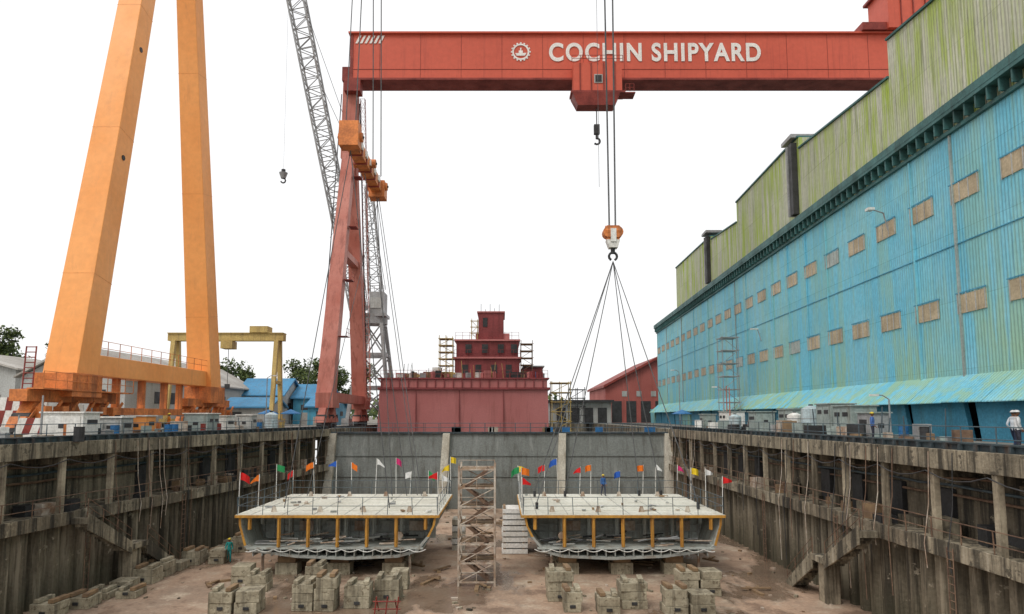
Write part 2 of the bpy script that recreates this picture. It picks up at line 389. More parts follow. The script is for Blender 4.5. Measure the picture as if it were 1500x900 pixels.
# ------------------------------------------------------------------ big blue assembly hall
e=empty('shipbuilding_hall')
fb=lambda t_,s,z: (28.2+.048*s+t_, s, z)
m=MB(); m.box(0,21,-20,156,4.0,20.5,m_blue,fb)
m.obj('blue_cladding_wall',e)
m=MB()
for s0,s1,z,z2 in ((-20,38,29.7,29.7),(38,52,29.9,31.4),(52,70.4,28.3,29.9),(70.4,93,31.2,31.2),(93,106.8,28.4,29.6),(107,134,30.2,30.9)):
    for a,b2,c0 in ((.12,20,1),(-.05,20.2,0)):
        lo=(lambda zz: 20.5) if c0 else (lambda zz: zz+.001)
        h=.18 if not c0 else 0; mt=m_green if c0 else m_tealband; s_1=s1-.01
        m.hexa([fb(a,s0,lo(z)),fb(b2,s0,lo(z)),fb(b2,s_1,lo(z2)),fb(a,s_1,lo(z2)),fb(a,s0,z+h),fb(b2,s0,z+h),fb(b2,s_1,z2+h),fb(a,s_1,z2+h)],mt)
m.obj('upper_cladding',e)
m=MB(); m.box(-.7,.1,-20,156,21.5,21.75,m_tealband,fb); m.box(-.25,-.003,-20,156,20.45,20.7,m_tealband,fb)
m.box(-.72,-.6,-20,156,21.75,22.3,m_tealband,fb); m.box(-.02,.11,-20,134,21.75,22.6,m_dark,fb)
s=20
while s<156: m.box(-.6,-.003,s,s+.14,20.7,21.5,m_tealband,fb); s+=1.1
m.obj('gutter_walkway',e)
m=MB(); s=17
while s<154:
    for zc in (8.9,16.3):
        if R.random()<.95:
            mm=m_win if R.random()<.93 else m_kiosk
            dz=R.uniform(-.05,.05)
            m.box(-.07,.05,s,s+2.9,zc-.62+dz,zc+.62+dz,mm,fb)
            for k in range(4): m.box(-.11,-.071,s+k*.93,s+.06+k*.93,zc-.66,zc+.66,m_wallg,fb)
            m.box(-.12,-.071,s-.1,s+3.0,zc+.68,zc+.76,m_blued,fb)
    s+=5.0
m.obj('windows',e)
m=MB(); s=14.5
while s<156:
    w_=R.choice((.05,.09,.16)); m.box(-.09-w_*.3,-.004,s,s+w_,4,20.4,m_blue if R.random()<.75 else m_kiosk,fb); s+=R.choice((5,10,5,15))
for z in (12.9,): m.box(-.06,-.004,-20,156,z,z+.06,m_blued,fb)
m.obj('downpipes',e)
m=MB(); s=-20
while s<156:
    a=[fb(-.01,s,4.15),fb(-.01,s+3.95,4.15),fb(-2.1,s+3.95,2.35+R.uniform(-.05,.05)),fb(-2.1,s,2.35)]
    m.prism(a,(0,0,.06),m_blue); s+=4
m.obj('canopy_skirt',e)
m=MB(); s=-20
m.box(.6,1,-20,156,0,4.0,m_dark,fb)
while s<156:
    gap=R.uniform(.4,1.1)
    p=[fb(-.9,s,0),fb(-.9,s+7-gap,0),fb(-.6,s+7-gap,0),fb(-.6,s,0),fb(-.9,s+.8,3.2),fb(-.9,s+7.6-gap,3.2),fb(-.6,s+7.6-gap,3.2),fb(-.6,s+.8,3.2)]
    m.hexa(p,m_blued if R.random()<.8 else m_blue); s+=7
m.obj('lower_doors',e)
m=MB()
for s,z1,z0 in ((71,30.8,23),(107.5,30.4,22.8)):
    m.box(-.5,.1,s,s+.9,z0,z1,m_dark,fb); m.box(-.6,.1,s+1.1,s+1.3,z0,z1,m_grey,fb)
    m.box(-.6,2,s-.3,s+2.6,z1+.5,z1+.9,m_grey,fb)
m.obj('roof_vents',e)
m=MB(); m.cyl(fb(-.1,53,16.2),fb(-.4,53,17.6),.05,m_grey); m.cyl(fb(-.4,53,17.6),fb(-1.3,53,17.9),.05,m_grey); m.box(-1.7,-1.2,52.7,53.3,17.8,18,m_white,fb)
m.cyl(fb(-.1,84,10.8),fb(-.5,84,12.2),.05,m_grey); m.box(-1.4,-.5,83.8,84.2,12.2,12.35,m_white,fb)
m.obj('wall_lamps',e)
m=MB(); scaffold(m,28.2+.048*86-4.4,28.2+.048*86-2.4,86,88,0,11.5,1,1,7,.05,m_grey,m_grey); m.obj('scaffold_tower')

# ------------------------------------------------------------------ red goliath crane
def wheels(mb,x,y0,y1,mat,n,zt):
    L=(y1-y0)/n
    for i in range(n):
        a=y0+i*L
        mb.prism([(x-.55,a+.1,.75),(x-.55,a+L-.1,.75),(x-.55,a+L*.72,1.5),(x-.55,a+L*.28,1.5)],(1.1,0,0),mat)
        for k in (.25,.75): mb.cyl((x-.3,a+L*k,.5),(x+.3,a+L*k,.5),.42,m_dark,12)
        mb.cyl((x-.6,a+L/2,1.5),(x+.6,a+L/2,1.5),.25,m_dark,8)
    for i in range(0,n,2):
        a=y0+i*L
        if i+1<n: mb.prism([(x-.45,a+L*.4,1.52),(x-.45,a+L*1.6,1.52),(x-.45,a+L*1.2,zt),(x-.45,a+L*.8,zt)],(.9,0,0),mat)
e=empty('red_gantry_crane')
GB=50.5
m=MB()
m.box(-22.3,64,96,98.6,GB+.3,57.75,m_red)
m.box(-22.6,64.2,95.6,99,57.75,58.0,m_red)
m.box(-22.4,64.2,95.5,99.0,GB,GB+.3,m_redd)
m.box(-22.35,-21.9,95.9,95.998,GB+.3,57.7,m_redd)
x=-18
while x<63: m.box(x,x+.05,95.965,95.998,GB+.35,57.7,m_redd); x+=6.0
m.box(-22.3,64,95.95,95.998,52.3,52.36,m_redd)
m.obj('girder',e)
m=MB()
for i in range(6): 
    x=-21.6+i*.68; m.prism([(x,95.9,56.3),(x+.34,95.9,56.3),(x+.9,95.9,57.5),(x+.56,95.9,57.5)],(0,.05,0),m_text)
m.obj('hazard_stripes',e)
m=MB()
for X in (-22.4,61):
    m.beam((X,97.4,GB),(X,97.8,39),1.9,2.2,m_leg,2.1,3.4,up=(0,1,0))
    for Y,s_ in ((88,-1),(109,1)):
        m.beam((X,97.8+s_*.7,40.5),(X-.2,Y,4.2),1.6,1.5,m_leg,2.1,2.0,up=(0,1,0))
    m.box(X-.9,X+.9,88.5,108.5,3.4,4.6,m_leg)
    m.box(X-.6,X+.6,93.6,102.6,24,24.9,m_leg)
    for Y in (88,109):
        m.box(X-1.1,X+1.1,Y-1.8,Y+1.8,2.6,4.5,m_leg); wheels(m,X,Y-4,Y+4,m_leg,4,2.6)
    for z in (12,20,28,36):
        f=(39.5-z)/35.3; yy=97.5-f*9.5
        m.box(X+.9,X+2.0,yy-.9,yy+.9,z,z+.08,m_redd); railing(m,[(X+2.0,yy-.9,z),(X+2.0,yy+.9,z)],1.1,.9,.03,m_redd)
m.obj('legs',e)
m=MB()
m.box(-22.9,-20.6,95,97,48.6,50.4,m_redd); m.box(-23.6,-22.35,96.5,98.4,50.9,53,m_redd)
m.cyl((-21.2,98,48),(-21.2,107.5,5),.1,m_dark); m.cyl((-23.7,97,49),(-23.7,89,5),.07,m_dark)
lattice(m,(-20.9,98.6,49),(-20.9,107,4),.7,.7,36,.04,m_leg)
m.obj('leg_stairs',e)
m=MB()
m.box(10.3,17.3,94,95.9,48.0,52.3,m_red); m.box(9.9,17.7,93.7,96.0,47.7,48.0,m_redd)
m.hexa([(10.9,93.9,45.9),(16.2,93.9,45.9),(16.2,96,45.9),(10.9,96,45.9),(10.1,93.6,47.7),(17.0,93.6,47.7),(17.0,96.4,47.7),(10.1,96.4,47.7)],m_redd)
for x in (11.2,12.8,14.6,16.2): m.box(x,x+.15,93.85,93.998,48.1,52.2,m_redd)
m.box(13.3,14.5,93.9,93.997,49.2,50.5,m_wallg); m.box(13.45,14.35,93.85,93.897,49.35,50.35,m_dark)
railing(m,[(10.1,93.8,52.3),(17.4,93.8,52.3)],1,1.2,.05,m_redd); railing(m,[(17.8,94,48),(19,94,48)],1.1,.6,.05,m_redd)
m.box(17.7,19.2,94,96,47.75,47.9,m_redd)
m.obj('under_trolley',e)
m=MB()
m.cyl((13.7,95,45.9),(13.7,95,43.2),.08,m_cable); m.box(13.3,14.1,94.7,95.3,42,43.4,m_dark); m.cyl((13.7,95,42),(13.7,95,41.3),.2,m_dark)
m.tube([(13.7+.45*math.sin(a),95,40.95+.45*math.cos(a)) for a in [x*.5 for x in range(0,9)]],.15,m_dark)
m.obj('trolley_hook',e)
m=MB()
m.box(56.6,66,94.8,100,58.15,64.6,m_red); m.box(56.1,66.5,94.3,100.5,64.6,65,m_redd)
for x in (58.4,60.2,62,63.8): m.box(x,x+.15,94.65,94.798,58.3,64.6,m_redd)
m.box(53,56.6,95.2,98,58.05,59.2,m_redd)
m.obj('machinery_house',e)
c=bpy.data.curves.new('lettering','FONT'); c.body='COCHIN SHIPYARD'; c.size=3.8; c.extrude=.03; c.offset=.11; c.space_character=1.16; c.space_word=.9
o=bpy.data.objects.new('lettering',c); S.collection.objects.link(o); c.materials.append(m_text)
bpy.context.view_layer.update(); wd=o.dimensions.x
o.rotation_euler=(math.radians(90),0,0); o.location=(6.9,95.92,53.65); o.scale=(31.2/wd,1,1); o.parent=e
m=MB()
for i in range(16):
    a=i*math.pi/8; r=1.28
    m.prism([(2.8+r*math.cos(a+d)*k,95.91,55+r*math.sin(a+d)*k) for d,k in ((-.1,1),(.1,1),(.08,1.14),(-.08,1.14))],(0,.04,0),m_text)
n=28
for i in range(n):
    a=2*math.pi*i/n; b_=2*math.pi*(i+1)/n
    r0,r1=1.02,1.26
    m.prism([(2.8+r0*math.cos(a),95.91,55+r0*math.sin(a)),(2.8+r1*math.cos(a),95.91,55+r1*math.sin(a)),(2.8+r1*math.cos(b_),95.91,55+r1*math.sin(b_)),(2.8+r0*math.cos(b_),95.91,55+r0*math.sin(b_))],(0,.04,0),m_text)
m.prism([(2.0,95.91,54.8),(2.2,95.91,54.4),(3.4,95.91,54.4),(3.65,95.91,54.85),(3.1,95.91,54.8),(3.1,95.91,55.2),(2.9,95.91,55.2),(2.9,95.91,55.6),(2.7,95.91,55.6),(2.7,95.91,55.2),(2.5,95.91,55.2),(2.5,95.91,54.8)],(0,.04,0),m_text)
m.obj('gear_emblem',e)

# ------------------------------------------------------------------ orange goliath crane
e=empty('orange_gantry_crane'); m=MB()
for X in (-31.7,63):
    for Y in (50,73):
        m.beam((X,61.5,66),(X,Y,3.9),1.55,1.55,m_orange,2.5,2.5,up=(0,1,0))
    m.box(X-.8,X+.8,51.4,71.6,4.6,6.2,m_orange)
    m.box(X-1.2,X+1.2,60-1.4,64.4,62,70,m_orange)
m.obj('legs',e,bevel=.05)
m=MB()
for Y in (50,73):
    for f in (.13,.33,.52,.74):
        P=V((-31.7,Y,3.9)).lerp(V((-31.7,61.5,66)),f); wq=(2.5-.95*f)+.015
        d=(V((-31.7,61.5,66))-V((-31.7,Y,3.9))).normalized()
        m.beam(P,P+d*.045,wq,wq,m_seam,up=(0,1,0))
m.obj('weld_seams',e)
m=MB()
for X in (-31.7,63):
    for Y in (50,73):
        m.box(X-1.4,X+1.4,Y-1.8,Y+1.8,2.9,4.6,m_oranged)
        m.box(X-.6,X+.6,Y-5.2,Y+5.2,2.5,3.3,m_oranged)
        wheels(m,X,Y-5.6,Y+5.6,m_oranged,6,2.5)
        for k in (-4,-2.2,2.4,4): m.box(X+.62,X+1.3,Y+k-.35,Y+k+.35,1.1,2.2,m_oranged); m.cyl((X+.6,Y+k,1.4),(X+1.6,Y+k,1.4),.25,m_dark)
        for k in (-5,-3.1,-1.2,.8,2.6,4.6): m.box(X+.56,X+.75,Y+k,Y+k+.5,.3,1.0,m_white if R.random()<.4 else m_oranged); m.beam((X+.6,Y+k,1.2),(X+.8,Y+k+1.2,2.6),.12,.2,m_oranged)
    m.box(X-.4,X+.4,55.5,67.5,1.6,2.2,m_oranged)
    for Y in (56,60,64,67): m.box(X-.3,X+.3,Y,Y+.3,2.2,4.6,m_oranged)
m.obj('bogies',e,bevel=.02)
m=MB()
railing(m,[(-30.8,51.5,6.2),(-30.8,71.5,6.2)],1.1,1.6,.03,m_oranged)
railing(m,[(-30.2,45,3.4),(-30.2,56,3.4)],1.1,1.2,.03,m_oranged); m.box(-31.3,-30.2,45,56,3.31,3.4,m_oranged)
for k in (0,.7): m.cyl((-32-k,46.4,.6),(-32.6-k,47.6,6.4),.05,m_redd)
for i in range(16): m.cyl((-32-i*.037,46.4+i*.077,.8+i*.37),(-32.7-i*.037,46.4+i*.077,.8+i*.37),.04,m_redd)
for i in (9,15):
    z=7+i*1.7; f=(z-3.9)/62.1; y=50+11.5*f; wx=(2.5-.95*f)/2
    m.cyl((-31.7+wx-.05,y,z),(-31.7+wx+.06,y,z),.22,m_dark,10)
m.obj('ladder_and_platforms',e)
m=MB(); m.box(-34,66,58.8,64.2,66.5,73.5,m_orange); m.box(2,16,57.5,65.5,73.5,77,m_oranged); m.box(-18,-7,57.5,65.5,73.5,77,m_oranged); m.obj('girder',e)
m=MB()
for x in (9.35,9.5,10.35,10.5): m.cyl((x,60+(.3 if x in(9.5,10.5) else -.3),73.5),(x+(9.95-x)*.45,60,18.5),.04,m_cable,5,cap=False)
m.cyl((8.75,59.6,66),(8.75,59.6,22),.02,m_cable,4)
m.obj('hoist_ropes',e)
m=MB()
m.box(9.4,10.5,59.6,60.4,17.2,18.5,m_oranged); m.prism([(9.35,59.55,17.2),(10.55,59.55,17.2),(10.35,59.55,16.5),(9.6,59.55,16.5)],(0,.9,0),m_white)
m.cyl((9.3,60,18),(10.6,60,18),.55,m_oranged,14); m.cyl((9.55,59.5,17.9),(9.55,60.5,17.9),.5,m_oranged,14); m.cyl((10.35,59.5,17.9),(10.35,60.5,17.9),.5,m_oranged,14)
m.box(9.7,10.2,59.45,59.5,17.0,18.2,m_white)
m.cyl((9.95,60,16.5),(9.95,60,16),.2,m_dark,8)
for sg in (1,-1): m.tube([(9.95+sg*.36*math.sin(a),60,15.75+.36*math.cos(a)) for a in [x*.45 for x in range(0,7)]],.12,m_dark)
m.obj('hook_block',e)
m=MB()
for (x,y) in ((2.5,49.5),(2.7,57),(14,49.5),(13.2,57.5),(5.2,57),(11.4,57.5)):
    m.cyl((9.95,60,15.3),(x,y,-4.6),.04,m_cable,5,cap=False); m.cyl((x,y,-4.6),(x,y,-5.05),.12,m_dark)
m.obj('lifting_slings',e)
m=MB()
m.box(-13.0,-12.0,54,67.5,23.8,24.8,m_oranged); m.box(-13.3,-11.7,53.7,55.0,23.5,25.6,m_oranged); m.box(-13.3,-11.7,66.2,67.8,23.3,25.0,m_oranged)
m.box(-13.0,-12.1,55,66.2,24.801,25.1,m_orange)
for y in (56.5,58.5,60.5,62.5,64.5): m.box(-13.1,-11.9,y,y+.15,23.7,24.9,m_redd); m.box(-13.15,-12.95,y,y+.15,25,26,m_oranged); m.box(-12.0,-11.85,y-.5,y+.2,24.2,24.7,m_white)
for y in (54.6,60.5,66.8): m.cyl((-13.5,y,24.5),(-11.5,y,24.5),.4,m_oranged,12); m.cyl((-13.6,y,24.5),(-11.4,y,24.5),.12,m_dark,8)
m.obj('spreader_beam',e,bevel=.03)
m=MB()
for y in (54.5,66.5):
    for x in (-12.9,-12.1): 
        m.cyl((x,y,25.5),(x,59 if y<60 else 63,66.6),.03,m_cable,4,cap=False); m.cyl((x-.1,y+.3,25.5),(x-.1,59.3 if y<60 else 63.3,66.6),.03,m_cable,4,cap=False)
for a,bb in (((-12.5,54.6,23.4),(-15.5,49.5,-5)),((-12.5,54.6,23.4),(-8,49.5,-5)),((-12.5,66.5,23.3),(-7,57.5,-5)),((-12.5,66.5,23.3),(-9,57,-5)),((-12.5,60.5,23.6),(-7.8,57,-5)),((-12.3,66.5,23.3),(-6.6,57,-5)),((-12.3,66.5,23.3),(-16,57,-5))):
    m.cyl(a,bb,.035,m_cable,4,cap=False)
m.obj('spreader_slings',e)

# ------------------------------------------------------------------ grey luffing jib crane
e=empty('lattice_jib_crane'); m=MB()
lattice(m,(-24.4,115,19.5),(-38,115,82),2.4,2.9,34,.17,m_grey,.08); m.obj('boom',e)
CX=-21.6
m=MB()
for sx,sy in ((-1,-1),(1,-1),(1,1),(-1,1)):
    m.beam((CX+sx*3.4,115+sy*4,1),(CX+sx*1.5,115+sy*1.8,17),.6,.6,m_grey)
    m.box(CX+sx*3.4-.6,CX+sx*3.4+.6,115+sy*4-1.6,115+sy*4+1.6,0,1.2,m_grey)
for z,w_ in ((6,2.8),(11.5,2.15)):
    for sg in (-1,1): m.box(CX-w_,CX+w_,115+sg*w_*1.2-.2,115+sg*w_*1.2+.2,z,z+.5,m_grey); m.box(CX+sg*w_-.2,CX+sg*w_+.2,115-w_,115+w_,z,z+.5,m_grey)
for i,(z0,z1) in enumerate(((1,6),(6,11.5),(11.5,17))):
    for sg in (-1,1):
        w0=3.4-1.9*(z0-1)/16; w1=3.4-1.9*(z1-1)/16; v0=4-2.2*(z0-1)/16; v1=4-2.2*(z1-1)/16
        m.cyl((CX-w0,115+sg*v0,z0),(CX+w1,115+sg*v1,z1),.14,m_grey); m.cyl((CX+w0,115+sg*v0,z0),(CX-w1,115+sg*v1,z1),.14,m_grey)
m.cyl((CX,115,17),(CX,115,18.2),2.2,m_grey,20)
m.obj('portal',e)
m=MB()
m.box(-25,-19.4,112.8,117.2,18.2,18.7,m_grey); m.box(-22.2,-19.8,113.2,116.8,18.7,22.4,m_grey); m.box(-24.6,-22.8,111.4,112.8,18.8,21.0,m_wallg); m.box(-24.5,-22.9,111.3,111.397,19.8,20.8,m_dark)
m.box(-22.0,-20.2,113.1,113.19,19.6,21.4,m_wallg); railing(m,[(-22.2,113.2,22.4),(-19.8,113.2,22.4)],1.0,.8,.05,m_grey)
lattice(m,(-21.5,115,22.4),(-23,115,41),2.2,1.2,12,.11,m_grey)
m.cyl((-23,114.6,41),(-31,114.6,58),.05,m_cable); m.cyl((-23,115.4,41),(-38,115.4,82),.05,m_cable); m.cyl((-23,115,41),(-19.8,115,23),.05,m_cable)
m.obj('machinery_house',e)
m=MB()
m.cyl((-38,115,82),(-37.9,115,44.2),.018,m_cable,4); m.cyl((-37.9,115,44.2),(-37.9,115,43.6),.35,m_dark,10); m.cyl((-37.9,115,43.6),(-37.9,115,42.6),.75,m_grey,12,r2=.4)
m.tube([(-37.9+.4*math.sin(a),115,42.2+.4*math.cos(a)) for a in [x*.5 for x in range(0,10)]],.13,m_dark)
m.cyl((-27.8,115,35),(-29.3,114,31.8),.03,m_cable,4)
m.obj('hook',e)

# ------------------------------------------------------------------ ship under construction
e=empty('ship_under_construction'); m=MB()
m.hexa([(-18.3,100,-4),(6.9,100,-4),(6.9,150,-4),(-18.3,150,-4),(-17.8,99.4,5.4),(6.7,99.4,5.4),(6.7,150,5.4),(-17.8,150,5.4)],m_hull)
m.box(-18.0,7.1,99,150,5.4,5.7,m_ship); m.box(-17.6,6.6,99.2,150,5.7,6.9,m_hull); m.box(-17.9,6.9,98.9,150,6.9,7.1,m_ship)
for x in (-12.5,-6.2,0.2): m.box(x,x+.06,99.3,99.6,-2,5.3,m_ship)
x=-17.5
while x<6.5: m.box(x,x+.1,98.95,99.19,5.7,6.9,m_ship); x+=1.3
m.obj('hull',e)
m=MB()
m.box(-7.1,2.7,103,118,7.1,10.2,m_ship); m.box(-7.4,3.0,102.6,118,10.2,10.45,m_hull); m.box(-6.9,2.5,103.2,118,10.45,12.9,m_ship); m.box(-7.2,2.8,102.8,118,12.9,13.15,m_hull)
m.box(-3.6,.3,104,112,13.15,17.4,m_ship); m.box(-3.8,.5,103.8,112,17.4,17.6,m_hull); m.box(-2.9,-2.2,103.9,103.997,15.2,16.6,m_dark)
m.box(-4,1.2,104.1,110,13.15,14.2,m_hull)
for x,z in ((-6,8),(-4,8),(-1.6,8),(.6,8),(-5.5,11.1),(-3,11.1),(-.6,11.1),(1.4,11.1)): m.box(x,x+.9,102.9,102.996 if z<9 else 103.196,z,z+1.3,m_dark)
m.box(-12,-8.2,104,112,7.1,8.3,m_ship); m.box(3.4,6.2,104,114,7.1,9.0,m_ship); m.box(3.2,6.5,103.6,114,9.0,9.2,m_grey)
m.box(-10.5,-9.2,103,104.5,7.1,8.9,m_white); m.box(4.2,5.4,102.6,103.9,7.1,8.2,m_bluet)
m.obj('superstructure',e)
m=MB()
scaffold(m,-9.4,-7.4,102,104,7.1,13.2,2,1,6,.055,m_olive,m_wood); scaffold(m,2.9,4.6,102,104,7.1,12.4,1,1,5,.05,m_railr,m_wood)
scaffold(m,-4.6,-3.7,103,104,13.2,16,1,1,3,.05,m_olive)
scaffold(m,7.3,10,99.5,102.5,-2,6.4,2,1,6,.06,m_olive,m_wood)
railing(m,[(-17.6,99.1,7.1),(6.7,99.1,7.1)],1.1,1.1,.035,m_ship); railing(m,[(-7.2,102.9,10.45),(2.8,102.9,10.45)],1.1,1,.03,m_ship); railing(m,[(-7,103,13.15),(2.6,103,13.15)],1.1,1,.03,m_ship)
for i in range(54): x=R.uniform(-17,6); m.rbox((x,R.uniform(99.8,101.5),7.1+.35),(R.uniform(.3,1.2),.5,R.uniform(.4,1.5)),R.uniform(0,1),R.choice((m_ship,m_wood,m_grey,m_white,m_hull,m_dark,m_ship,m_olive)))
for i in range(20): x=R.uniform(-17,6); m.cyl((x,100,7.1),(x+R.uniform(-.3,.3),100,7.1+R.uniform(1.2,2.6)),.035,R.choice((m_dark,m_olive)))
for i in range(5): x=-3.2+i*.7; m.cyl((x,104.5,17.6),(x,104.5,17.6+R.uniform(.4,1.6)),.04,m_dark)
m.obj('staging',e)

# ------------------------------------------------------------------ hull blocks in dock
DZ=-5.1
def hull_block(X, sg):
    e=empty('hull_block'); Y0,Y1=47,59
    pr=[(0,0),(.12,-.7),(.5,-1.5),(1.3,-2.5),(2.6,-2.85),(6,-3.0),(9.5,-2.85),(12.5,-2.45),(12.95,-2.1),(13.35,-.7),(13.4,0)]
    cx,cz=6.7,-1.3
    P=lambda u,y,w_: (X+sg*u,y,DZ+w_)
    ins=[(cx+(u-cx)*.975, cz+(w_-cz)*.9) for u,w_ in pr]
    m=MB()
    for i in range(len(pr)-1):
        (u0,w0),(u1,w1)=pr[i],pr[i+1]; (a0,b0),(a1,b1)=ins[i],ins[i+1]
        m.face([P(u0,Y0,w0),P(u1,Y0,w1),P(u1,Y1,w1),P(u0,Y1,w0)],m_shell)
        m.face([P(a0,Y0,b0),P(a1,Y0,b1),P(a1,Y1,b1),P(a0,Y1,b0)],m_int)
        m.face([P(u0,Y0,w0),P(u1,Y0,w1),P(a1,Y0,b1),P(a0,Y0,b0)],m_yel if i in (0,1,8,9) else m_shell)
        m.face([P(u0,Y1,w0),P(u1,Y1,w1),P(a1,Y1,b1),P(a0,Y1,b0)],m_shell)
    m.obj('shell',e)
    m=MB()
    x0,x1=sorted((X-sg*.15,X+sg*13.55))
    m.box(x0,x1,Y0-.12,Y1+.3,DZ-.10,DZ,m_deck)
    m.box(x0-.01,x1+.01,Y0-.17,Y0-.122,DZ-.20,DZ-.03,m_yel)
    m.box(x0-.06,x0-.002,Y0-.12,Y1,DZ-.2,DZ-.03,m_yel); m.box(x1+.002,x1+.06,Y0-.12,Y1,DZ-.2,DZ-.03,m_yel)
    for k in range(5): m.box(x0+.2,x1-.2,Y0+1.9+k*2.1,Y0+1.96+k*2.1,DZ+.001,DZ+.025,m_deck)
    for k in range(6): m.box(x0+1+k*2.1,x0+1.04+k*2.1,Y0,Y1,DZ+.001,DZ+.02,m_shell)
    for k in range(22):
        m.rbox((R.uniform(x0+.6,x1-.6),R.uniform(Y0+.5,Y1-.5),DZ+.09),(R.uniform(.12,.7),R.uniform(.08,.25),R.uniform(.05,.16)),R.uniform(0,3),R.choice((m_wood,m_grey,m_rust,m_white,m_shell)))
    for u in (2,5.2,8.2,11.4):
        for y in (48.2,57.4): m.prism([(X+sg*u-.2,y,DZ+.001),(X+sg*u+.2,y,DZ+.001),(X+sg*u+.1,y,DZ+.4),(X+sg*u-.1,y,DZ+.4)],(0,.06,0),m_rust)
    m.obj('deck',e)
    m=MB()
    for y,mt in ((Y0-.1,m_yel),(Y0+2.4,m_int)):
        for k in range(7):
            u=.75+k*1.98
            zb=-2.15 if 1.4<u<12.2 else -1.0
            m.box(*sorted((X+sg*u-.05,X+sg*u+.05)),y,y+.12,DZ+zb,DZ-.10,mt)
            m.box(X+sg*u-.12,X+sg*u+.12,y+.121,y+.16,DZ+zb,DZ-.10,m_int if mt is m_int else m_yel)
            m.prism([(X+sg*u-.3,y+.04,DZ-.11),(X+sg*u+.3,y+.04,DZ-.11),(X+sg*u,y+.04,DZ-.42)],(0,.04,0),mt)
            if y<Y0: m.box(X+sg*u-.02,X+sg*u+.02,y+.2,y+3,DZ-.32,DZ-.11,m_int)
            if 1.4<u<12.2 and y<Y0: m.box(X+sg*u+.45,X+sg*u+1.45,Y0+3.3,Y0+3.36,DZ-1.6,DZ-.9,m_rust if k%2 else m_shell)
    m.box(*sorted((X+sg*.9,X+sg*12.8)),Y0-.02,Y1-.3,DZ-2.3,DZ-2.18,m_int)
    m.box(*sorted((X+sg*.4,X+sg*13.0)),Y0+3.6,Y0+3.8,DZ-2.18,DZ-.11,m_int)
    for k in range(18):
        u=1.2+k*.68; m.box(X+sg*u-.025,X+sg*u+.025,Y0+3.45,Y0+3.6,DZ-2.18,DZ-.11,m_shell)
    for z in (-.5,-1.2,-1.7): m.box(*sorted((X+sg*.6,X+sg*12.8)),Y0+3.38,Y0+3.44,DZ+z,DZ+z+.07,m_shell)
    k=1.8
    while k<12.4:
        m.box(X+sg*k-.03,X+sg*k+.03,Y0-.03,Y0+1,DZ-2.75,DZ-2.3,m_shell); k+=.62
    m.obj('frames',e)
    m=MB()
    for i in range(50):
        u=R.uniform(1.5,12); y=R.uniform(Y0+.2,Y0+2.6); a=R.uniform(-.5,.5); L=R.uniform(.5,1.8); z=DZ-2.1+R.uniform(0,.4)
        m.cyl((X+sg*u-L/2*math.cos(a),y,z),(X+sg*u+L/2*math.cos(a),y+math.sin(a)*.8,z+R.uniform(-.1,.25)),R.uniform(.03,.08),R.choice((m_grey,m_dark,m_rust,m_shell)),6)
    m.cyl(P(2.6,Y0+.6,-1.5),P(2.6,Y0+.9,-1.5),.25,m_rust,12)
    m.obj('loose_pipes',e)
    m=MB()
    railing(m,[(x0+.1,Y0-.05,DZ),(x1-.1,Y0-.05,DZ),(x1-.1,Y1+.1,DZ),(x0+.1,Y1+.1,DZ),(x0+.1,Y0-.05,DZ)],1.15,1.55,.025,m_rail,2,.05)
    pts=[]; n=64
    for i in range(n+1):
        u=.7+i/n*12.1; w_=-2.28-.17*abs(math.sin(i*math.pi/6))
        pts.append(P(u,Y0-.12,w_))
    m.tube(pts,.03,m_white,5)
    m.obj('safety_rails',e)
    m=MB()
    for u in (3,6.7,10.3):
        for y in (48.3,52.5,56.8):
            m.box(X+sg*u-.75,X+sg*u+.75,y-.6,y+.6,ZF,DZ-3.35,m_block); m.box(X+sg*u-.6,X+sg*u+.6,y-.5,y+.5,DZ-3.35,DZ-3.0+.1,m_wood)
    for y in (48.0,57.5):
        for u in (1.9,12.0): m.cyl(P(u,y,-4.1),P(u,y,-2.5),.1,m_rust)
    m.obj('support_blocks',e)
    return x0,x1
def flag(x,y,col,h=2.7,a=None,sz=.62):
    m=MB(); lean=V((R.uniform(-.12,.12),R.uniform(-.1,.1),h)); p=V((x,y,DZ)); q=p+lean
    m.cyl(p,q,.028,m_white,5)
    a=R.choice((-.3,.2,2.9,3.4))+R.uniform(-.2,.2) if a is None else a
    d=V((math.cos(a),math.sin(a),0)); n=V((-d.y,d.x,0)); k=5; prev=None; tri=R.random()<.5
    droop=R.uniform(.1,.7)
    for i in range(k+1):
        f=i/k; o=q-V((0,0,.04))+d*sz*f+n*.09*math.sin(f*7+R.random())+V((0,0,-droop*f*f*sz))
        hh=.5*(1-f*.75 if tri else 1)
        lo=o-V((0,0,.5 if not tri else .25+hh/2)); hi=o-V((0,0,0 if not tri else .25-hh/2))
        if prev: m.face([prev[0],lo,hi,prev[1]],m_flag[col])
        prev=(lo,hi)
    m.obj('flag',recalc=False)
for X,sg in ((1.5,1),(-4.4,-1)):
    x0,x1=hull_block(X,sg)
    cs=['red','white','yellow','orange','pink','red','blue','white','blue','orange','green'] 
    for i in range(9):
        x=x0+.1+(x1-x0-.2)*(i+R.uniform(-.4,.4)*(0<i<8))/8; flag(x,59.15,cs[(i*3+(2 if sg>0 else 0))%len(cs)],R.uniform(1.9,3.3),sz=R.uniform(.5,.7))
    for i,(xx,yy) in enumerate(((x0,47.2),(x0,51),(x0,55),(x1,47.2),(x1,51),(x1,55))):
        flag(xx+.05 if xx==x0 else xx-.05,yy,('red','orange','green','red','white','yellow')[i],R.uniform(2.3,2.9))

